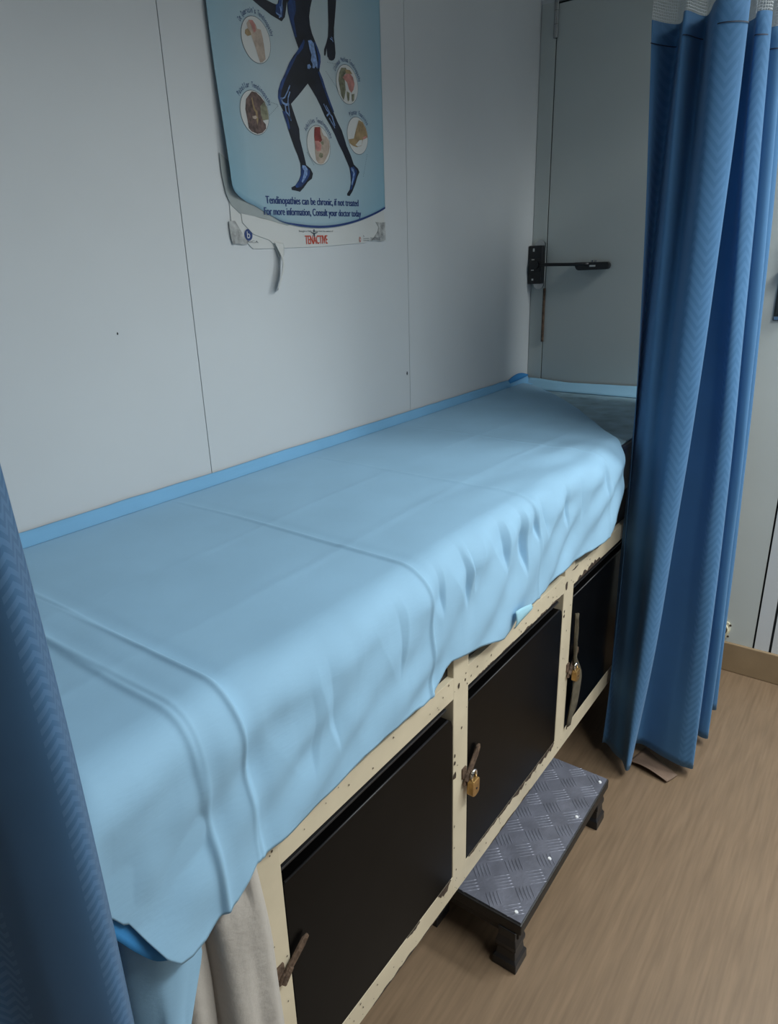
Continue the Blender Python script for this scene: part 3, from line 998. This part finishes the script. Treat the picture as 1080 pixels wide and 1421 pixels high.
S1 = 5.078
fig = MB()
arm = [(35, 0), (100, 55), (170, 110), (245, 155), (268, 125), (276, 75), (284, 0), (284, -60), (225, -60), (222, 0), (215, 38), (185, 28), (130, 0), (60, -50), (10, -20)]
body = [(284, 40), (290, 95), (303, 145), (320, 205), (340, 275), (366, 350), (330, 395), (300, 445), (270, 520), (240, 580), (222, 640), (220, 690), (235, 740), (255, 780), (270, 830), (290, 910), (310, 970), (335, 1040), (360, 1100), (378, 1155), (381, 1200), (380, 1235), (368, 1270), (343, 1308), (315, 1322), (318, 1340), (345, 1345), (376, 1353), (402, 1325), (430, 1285), (460, 1260), (467, 1225), (450, 1190), (420, 1165), (405, 1100), (390, 1040), (375, 980), (370, 910), (350, 850), (330, 790), (312, 735), (360, 680), (400, 630), (430, 592),
        (460, 640), (490, 690), (520, 750), (550, 820), (590, 890), (620, 950), (650, 1020), (680, 1080), (710, 1150), (724, 1185), (732, 1230), (736, 1290), (726, 1338), (708, 1365), (709, 1380), (726, 1383), (746, 1350), (766, 1300), (780, 1250), (795, 1215), (785, 1190), (755, 1160), (735, 1100), (705, 1030), (690, 980), (670, 920), (640, 860), (610, 790), (580, 710), (555, 640), (530, 560), (512, 500), (520, 440), (518, 390), (500, 340), (480, 290), (460, 240), (445, 180), (440, 120), (447, 60), (460, 0), (470, -80), (470, -180), (430, -240), (300, -240), (270, -180), (280, -80), (282, 0)]
hand = [(570, 0), (572, 80), (575, 180), (572, 260), (560, 310), (545, 350), (545, 392), (552, 398), (557, 385), (563, 345), (568, 400), (575, 412), (580, 425), (597, 431), (612, 427), (622, 412), (626, 380), (622, 320), (615, 270), (615, 200), (622, 120), (628, 40), (630, 0), (615, -140), (560, -180), (470, -200), (470, -120), (550, -100)]
for pl_ in (arm, body, hand):
    poly_px(fig, K(pl_, 340, 0, S1), .0007)
# head above the frame edge
hx, hz = wp(340 + 385 / S1, -300 / S1)
fig.add([on_sheet(hx + .036 * math.cos(2 * PI * k / 20), hz + .01 + .05 * math.sin(2 * PI * k / 20), .0007) for k in range(20)], [tuple(range(20))])
be = MB()
for pl_ in ([(240, 580), (222, 640), (220, 690), (235, 740), (246, 745), (238, 690), (245, 640), (262, 585), (300, 500), (330, 440), (360, 380), (345, 385), (300, 445), (270, 520)],
            [(285, 30), (292, 95), (303, 145), (322, 205), (342, 270), (352, 262), (340, 200), (330, 140), (345, 80), (340, 10), (300, 0)],
            [(366, 345), (385, 310), (400, 280), (408, 300), (395, 345), (360, 390), (335, 395)],
            [(381, 1175), (384, 1235), (368, 1275), (340, 1312), (350, 1325), (385, 1318), (415, 1285), (440, 1240), (445, 1205), (420, 1180)],
            [(728, 1185), (738, 1240), (738, 1290), (728, 1340), (740, 1335), (755, 1290), (770, 1240), (775, 1205), (752, 1175)],
            [(512, 505), (535, 560), (560, 640), (585, 710), (615, 790), (608, 800), (575, 720), (545, 640), (520, 565), (500, 510)],
            [(250, 785), (272, 850), (295, 920), (305, 905), (290, 840), (275, 790)],
            [(205, 35), (222, 30), (225, 0), (245, 0), (255, 60), (250, 130), (225, 120), (200, 95)],
            [(520, 440), (512, 490), (500, 480), (505, 420), (490, 350), (470, 300), (482, 300), (502, 345), (518, 395)]):
    poly_px(fig, K(pl_, 340, 0, S1), .0011, 1)
def stroke(mb, pts, w, lift=.0015, mi=2):
    pts = [wp(*p) for p in pts]
    a = []; b = []
    for i, p in enumerate(pts):
        q0 = pts[max(0, i - 1)]; q1 = pts[min(len(pts) - 1, i + 1)]
        dx, dz = q1[0] - q0[0], q1[1] - q0[1]; L = math.hypot(dx, dz) or 1
        a.append(on_sheet(p[0] - dz / L * w, p[1] + dx / L * w, lift)); b.append(on_sheet(p[0] + dz / L * w, p[1] - dx / L * w, lift))
    mb.grid([a, b], mi)


for pl_ in ([(430, 290), (450, 285), (470, 310), (478, 350), (488, 400), (497, 450), (495, 488), (482, 470), (474, 485), (460, 482), (462, 455), (450, 430), (455, 390), (440, 350)],
            [(388, 1165), (412, 1170), (428, 1195), (425, 1235), (408, 1265), (392, 1290), (385, 1280), (398, 1240), (405, 1205), (392, 1190)],
            [(735, 1180), (752, 1195), (760, 1225), (752, 1270), (742, 1310), (736, 1300), (746, 1255), (750, 1220), (738, 1200)],
            [(425, 460), (440, 455), (452, 475), (440, 490), (426, 486)]):
    poly_px(fig, K(pl_, 340, 0, S1), .0015, 2)
for pts, w in (([(302, 605), (285, 650), (265, 690), (240, 702)], .0013), ([(302, 650), (290, 690), (288, 730)], .0013), ([(240, 690), (250, 725), (275, 742), (296, 735)], .0022),
               ([(268, 745), (275, 790), (300, 820), (310, 855)], .0016), ([(292, 745), (298, 800), (308, 850)], .0010),
               ([(540, 735), (560, 775), (578, 800)], .0010), ([(556, 745), (572, 775), (585, 800)], .0010), ([(562, 820), (580, 800), (600, 825), (610, 860), (620, 890)], .0018), ([(580, 835), (600, 870), (620, 905)], .0010),
               ([(205, 95), (225, 110), (240, 115)], .0012), ([(232, 50), (238, 80), (240, 118), (225, 128)], .0013), ([(248, 0), (244, 50), (240, 100)], .0009),
               ([(585, 275), (600, 285), (608, 300)], .0012), ([(592, 265), (604, 275)], .001)):
    stroke(fig, K(pts, 340, 0, S1), w)

# round inset pictures
SKIN = mat('print_skin', (.46, .36, .29), .6, var=.2, vscale=90)
BROWN = mat('print_brown', (.115, .07, .06), .6, var=.6, vscale=110)
OLIVE = mat('print_olive', (.20, .195, .125), .6, var=.4, vscale=110)
PINK = mat('print_pink', (.50, .22, .19), .6, var=.25, vscale=90)
DRED = mat('print_dark_red', (.22, .035, .03), .6, var=.4, vscale=90)
TAN = mat('print_tan', (.34, .235, .12), .6, var=.25, vscale=100)
INSETS = [
    ((352.8, 56.3), "De Quervain's Tendinopathy", (150, 18), (300, 0, 7.108),
     [(SKIN, [(280, 235), (300, 200), (340, 205), (370, 250), (385, 290), (420, 300), (440, 380), (455, 480), (468, 590), (440, 632), (415, 628), (395, 560), (360, 450), (325, 350), (290, 280)]),
      (TAN, [(265, 300), (290, 285), (315, 320), (325, 350), (290, 362), (262, 335)]), (PINK, [(300, 205), (335, 205), (365, 255), (372, 310), (350, 330), (330, 270)])]),
    ((351, 157), 'Patellar Tendinopathy', (148, 22), (300, 0, 7.108),
     [(BROWN, [(330, 905), (375, 915), (420, 960), (460, 1010), (490, 1090), (502, 1180), (440, 1195), (470, 1230), (482, 1285), (440, 1325), (390, 1330), (330, 1300), (302, 1265), (288, 1180), (268, 1080), (275, 980)]),
      (OLIVE, [(450, 1010), (480, 1060), (500, 1130), (500, 1185), (440, 1190), (420, 1130), (415, 1050)]),
      (TAN, [(325, 970), (335, 965), (350, 1040), (372, 1090), (385, 1100), (395, 1180), (388, 1240), (376, 1190), (368, 1115), (345, 1080)]),
      (SKIN, [(335, 1150), (370, 1145), (385, 1165), (365, 1180), (340, 1172)])]),
    ((440, 202), 'Achilles Tendinopathy', (150, 22), (415, 160, 17.77),
     [(SKIN, [(330, 290), (500, 270), (520, 420), (560, 500), (640, 550), (700, 640), (710, 780), (690, 930), (620, 1080), (560, 1190), (490, 1225), (430, 1190), (375, 1110), (350, 950), (345, 720), (325, 560)]),
      (DRED, [(330, 360), (350, 300), (470, 290), (480, 480), (520, 620), (480, 670), (420, 650), (340, 640), (325, 520)]),
      (OLIVE, [(470, 660), (540, 650), (565, 700), (540, 745), (510, 720)]), (OLIVE, [(430, 1010), (470, 930), (540, 950), (540, 1030), (490, 1065)]),
      (PINK, [(340, 640), (430, 640), (500, 750), (480, 880), (400, 900), (355, 830)])]),
    ((479.5, 118), 'Gluteus Medius Tendinopathy', (155, 15), (440, 80, 8.88),
     [(OLIVE, [(275, 130), (330, 130), (350, 175), (310, 220), (320, 300), (330, 400), (320, 470), (305, 530), (275, 470), (262, 400), (240, 280), (250, 190)]),
      (PINK, [(290, 250), (330, 205), (385, 205), (420, 250), (438, 330), (425, 400), (400, 440), (370, 400), (345, 310)]),
      (TAN, [(320, 150), (380, 160), (410, 210), (330, 200)]),
      (OLIVE, [(340, 420), (375, 440), (372, 530), (355, 545), (345, 480)]), (OLIVE, [(400, 460), (435, 450), (430, 530), (410, 550)])]),
    ((494, 189), 'Plantar Fasciitis', (125, 35), (440, 80, 8.88),
     [(TAN, [(490, 775), (540, 800), (585, 870), (605, 940), (598, 990), (545, 1010), (525, 1090), (470, 1108), (420, 1090), (372, 1060), (368, 1010), (430, 1000), (455, 900)]),
      (M_PAPER, [(450, 1080), (500, 1020), (535, 1020), (525, 1085), (480, 1100)]), (PINK, [(535, 990), (580, 965), (590, 990), (550, 1015)])]),
]


def text_mesh(body):
    c = bpy.data.curves.new('lettering', 'FONT')
    c.body = body; c.size = 1.0
    ob = bpy.data.objects.new('lettering', c)
    me = bpy.data.meshes.new_from_object(ob)
    vs = [(v.co.x, v.co.y) for v in me.vertices]; fs = [tuple(p.vertices) for p in me.polygons]
    bpy.data.objects.remove(ob); bpy.data.curves.remove(c); bpy.data.meshes.remove(me)
    return vs, fs


def text_line(mb, body, p0, p1, h, lift, on_card=False, bold=0):
    """lettering along the line between two points of the poster, cap height h in metres"""
    vs, fs = text_mesh(body)
    x0 = min(v[0] for v in vs); x1 = max(v[0] for v in vs)
    a = wp(*p0); b = wp(*p1)
    for k in range(bold + 1):
        q = []
        for vx, vy in vs:
            t = (vx - x0) / (x1 - x0)
            x = a[0] + (b[0] - a[0]) * t + k * .0006; z = a[1] + (b[1] - a[1]) * t + vy * h / .70
            q.append((x, WALL_Y - .0022 - lift - k * .0001, z) if on_card else on_sheet(x, z, lift + k * .0001))
        mb.add(q, fs)


for (cu, cv), cap, (a0, a1), (ox, oy, sc), shapes in INSETS:
    cx, cz = wp(cu, cv)
    R_ = .0375
    mats = [M_PAPER, M_SMALLINK] + [m for m, _ in shapes]
    mb = MB()
    mb.add([on_sheet(cx + R_ * math.cos(2 * PI * k / 48), cz + R_ * math.sin(2 * PI * k / 48), .0009) for k in range(48)], [tuple(range(48))], 0)
    ra = [on_sheet(cx + R_ * math.cos(2 * PI * k / 48), cz + R_ * math.sin(2 * PI * k / 48), .0010) for k in range(49)]
    rb = [on_sheet(cx + (R_ + .0008) * math.cos(2 * PI * k / 48), cz + (R_ + .0008) * math.sin(2 * PI * k / 48), .0010) for k in range(49)]
    mb.grid([ra, rb], 1)
    for k, (m, pts) in enumerate(shapes):
        q = []
        for u, v in K(pts, ox, oy, sc):
            x, z = wp(u, v)
            dx, dz = x - cx, z - cz; L = math.hypot(dx, dz)
            if L > R_ * .97: dx *= R_ * .97 / L; dz *= R_ * .97 / L
            q.append(on_sheet(cx + dx, cz + dz, .0013 + .0002 * k))
        mb.add(q, [tuple(range(len(q)))], 2 + k)
    disc = mb.build('inset_picture', mats, po)
    # caption bent round the top of the disc
    tm = MB()
    N = len(cap); Rc = R_ + .0055
    for k, ch in enumerate(cap):
        if ch == ' ': continue
        ang = math.radians(a0 + (a1 - a0) * (k + .5) / N)
        vs, fs = text_mesh(ch)
        x0 = min(v[0] for v in vs); x1 = max(v[0] for v in vs)
        wch = Rc * abs(math.radians(a0 - a1)) / N * .80
        kx = min(.011, wch / max(.3, x1 - x0))
        ca, sa = math.cos(ang - PI / 2), math.sin(ang - PI / 2)
        q = []
        for vx, vy in vs:
            lx = (vx - (x0 + x1) / 2) * kx; ly = vy * .0135
            q.append(on_sheet(cx + Rc * math.cos(ang) + lx * ca - ly * sa, cz + Rc * math.sin(ang) + lx * sa + ly * ca, .001))
        tm.add(q, fs)
    tm.build('caption', M_INK, disc)

# dotted leader lines
for a, b in (((372, 142), (383, 146)), ((372, 160), (383, 148)), ((424, 212), (433, 229)), ((452, 87), (466, 90)), ((450, 100), (470, 130)), ((507, 215), (502, 245))):
    L = int(math.hypot(a[0] - b[0], a[1] - b[1]) / 2.4) + 1
    for k in range(L + 1):
        x, z = wp(a[0] + (b[0] - a[0]) * k / L, a[1] + (b[1] - a[1]) * k / L)
        fig.add([on_sheet(x + .0009 * math.cos(q), z + .0009 * math.sin(q), .0009) for q in (0, 1.26, 2.5, 3.77, 5.03)], [(0, 1, 2, 3, 4)], 3)
fig.build('running_figure', [M_FIG, M_FIGBLUE, M_BONE, M_SMALLINK], po)

tx = MB()
text_line(tx, 'Tendinopathies can be chronic, if not treated', (366.5, 282.5), (495, 286.5), .0145, .0008, bold=2)
text_line(tx, 'For more information, Consult your doctor today', (364.5, 298.2), (498.5, 301.0), .0145, .0008, bold=2)
tx.build('slogan', M_INK, po)
tb = MB()
text_line(tb, 'TENACTIVE', (422.5, 338.8), (453.2, 338.0), .0178, .0006, True, bold=2)
tb.build('red_lettering', M_RED, po)
ts_ = MB()
text_line(ts_, 'Brought in Public Interest from the makers of', (414, 322), (461, 322), .0035, .0005, True)
ts_.build('small_print', M_SMALLINK, po); ts_ = MB()
text_line(ts_, 'ERICA', (339, 337.0), (357.5, 337.2), .0042, .0005, True)
ts_.build('small_print', M_SMALLINK, po); ts_ = MB()
for v in (328.5, 331.6, 334.5):
    text_line(ts_, 'Tenactive tablets' if v > 330 else 'Rx', (503, v), (511 if v > 330 else 505, v), .0028, .0005, True)
text_line(ts_, 'TENACTIVE GEL', (512, 333), (526, 332.6), .0055, .0030, True)
ts_.build('small_print', M_SMALLINK, po); ts_ = MB()
# little figure with arms spread above the red word
x, z = wp(435, 328.5)
for poly in ([(-.011, .0095), (0, .0080), (.011, .0095), (.0115, .0085), (.0022, .0055), (.0024, .002), (0, -.001), (-.0024, .002), (-.0022, .0055), (-.0115, .0085)],):
    ts_.add([(x + p[0], WALL_Y - .0036, z + p[1]) for p in poly], [tuple(range(len(poly)))])
ts_.add([(x + .0018 * math.cos(q * .63), WALL_Y - .0036, z + .0125 + .003 * math.sin(q * .63)) for q in range(10)], [tuple(range(10))])
ts_.build('figure_emblem', M_SMALLINK, po)
lgm = MB()
x, z = wp(343.5, 326)
lgm.add([(x + .0108 * math.cos(2 * PI * k / 30), WALL_Y - .0030, z + .0108 * math.sin(2 * PI * k / 30)) for k in range(30)], [tuple(range(30))], 0)
vs, fs = text_mesh('b')
lgm.add([(x - .0052 + vx * .019, WALL_Y - .0034, z - .0062 + vy * .0185) for vx, vy in vs], fs, 1)
lgm.build('round_logo', [M_INK, M_PAPER], po)
em = MB()
x, z = wp(498.5, 332.5)
em.add([(x + .0040 * math.cos(2 * PI * k / 20), WALL_Y - .0030, z + .0062 * math.sin(2 * PI * k / 20)) for k in range(20)], [tuple(range(20))], 0)
em.add([(x + .0013 * math.cos(2 * PI * k / 12), WALL_Y - .0033, z + .0024 * math.sin(2 * PI * k / 12)) for k in range(12)], [tuple(range(12))], 1)
em.build('red_emblem', [M_PINK if False else PINK, M_PAPER], po)
# old tape on both lower corners
for pts in ([(316, 307), (324, 306.5), (330, 316), (337, 328), (343, 338), (336, 339.5), (328, 338), (321.5, 339), (319, 330), (317, 318)],
            [(520, 308), (527, 309), (533, 308.5), (533.5, 333), (527, 334.5), (521, 333.5), (514, 334), (518, 329), (523, 321), (524, 315)]):
    MB().prism([wp(*p) for p in pts], 'y', WALL_Y - .0042, WALL_Y - .0030).build('tape_patch', M_TAPE, po)
# torn paper: the white corner folded down over the strip, and the ribbon hanging from it
fl = MB()
fp = [wp(*p) for p in [(333, 296.5), (352, 300.5), (372, 307), (391, 313), (392.5, 345), (386, 358), (378, 339), (373, 333.5), (350, 325), (335, 309)]]
fl.prism(fp, 'y', WALL_Y - .0038, WALL_Y - .0030)
fl.build('torn_flap', M_PAPER, po)
cr = MB(); stroke_pts = [(391, 313), (384, 322), (376, 335)]
a = []; b_ = []
for p in stroke_pts:
    x, z = wp(*p); a.append((x, WALL_Y - .0040, z)); b_.append((x + .0018, WALL_Y - .0044, z))
rb = MB(); rows = []
L = [(377, 336), (381, 346), (383.5, 356), (383.5, 366), (381.5, 380), (378.5, 392), (376, 401)]
Rr = [(392, 338), (392, 350), (390, 360), (389.5, 372), (389, 384), (386.5, 394), (384, 404)]
Lc = crom(L, 30); Rc_ = crom(Rr, 30)
for i in range(30):
    t = i / 29
    row = []
    for j in range(7):
        s = j / 6
        x, z = wp(Lc[i][0] + (Rc_[i][0] - Lc[i][0]) * s, Lc[i][1] + (Rc_[i][1] - Lc[i][1]) * s)
        row.append((x, WALL_Y - .0042 - .013 * sstep(0, .55, t) * (.45 + .55 * math.sin(PI * s + t * 1.5)) - .004 * (1 - s), z))
    rows.append(row)
rb.grid(rows).build('torn_ribbon', M_PAPER, po, smooth=True, solid=.0006)

# ------------------------------------------------------------------ light
def area(name, loc, size, power, col, rot=(0, 0, 0), spread=PI):
    l = bpy.data.lights.new(name, 'AREA'); l.shape = 'RECTANGLE'
    l.size, l.size_y = size; l.energy = power; l.color = col; l.spread = spread
    o = bpy.data.objects.new(name, l); COL.objects.link(o)
    o.location = loc; o.rotation_euler = rot
    return o


COOL = (0.93, 1.0, 1.0)
area('ceiling_light_far', (2.08, -.85, 2.40), (.30, 1.2), 27, COOL, spread=2.6)
area('ceiling_light_near', (.95, -.75, 2.40), (1.2, .30), 29.5, COOL, spread=2.52)
w = bpy.data.worlds.new('room_air'); SC.world = w; w.use_nodes = True
w.node_tree.nodes['Background'].inputs['Color'].default_value = (0.5, 0.55, 0.6, 1)
w.node_tree.nodes['Background'].inputs['Strength'].default_value = 0.05

SC.view_settings.view_transform = 'Standard'
SC.view_settings.look = 'None'
SC.view_settings.exposure = 0.0
SC.view_settings.gamma = 1.0
SC.view_settings.use_curve_mapping = False
SC.cycles.use_denoising = True
SC.cycles.max_bounces = 10
SC.cycles.diffuse_bounces = 6
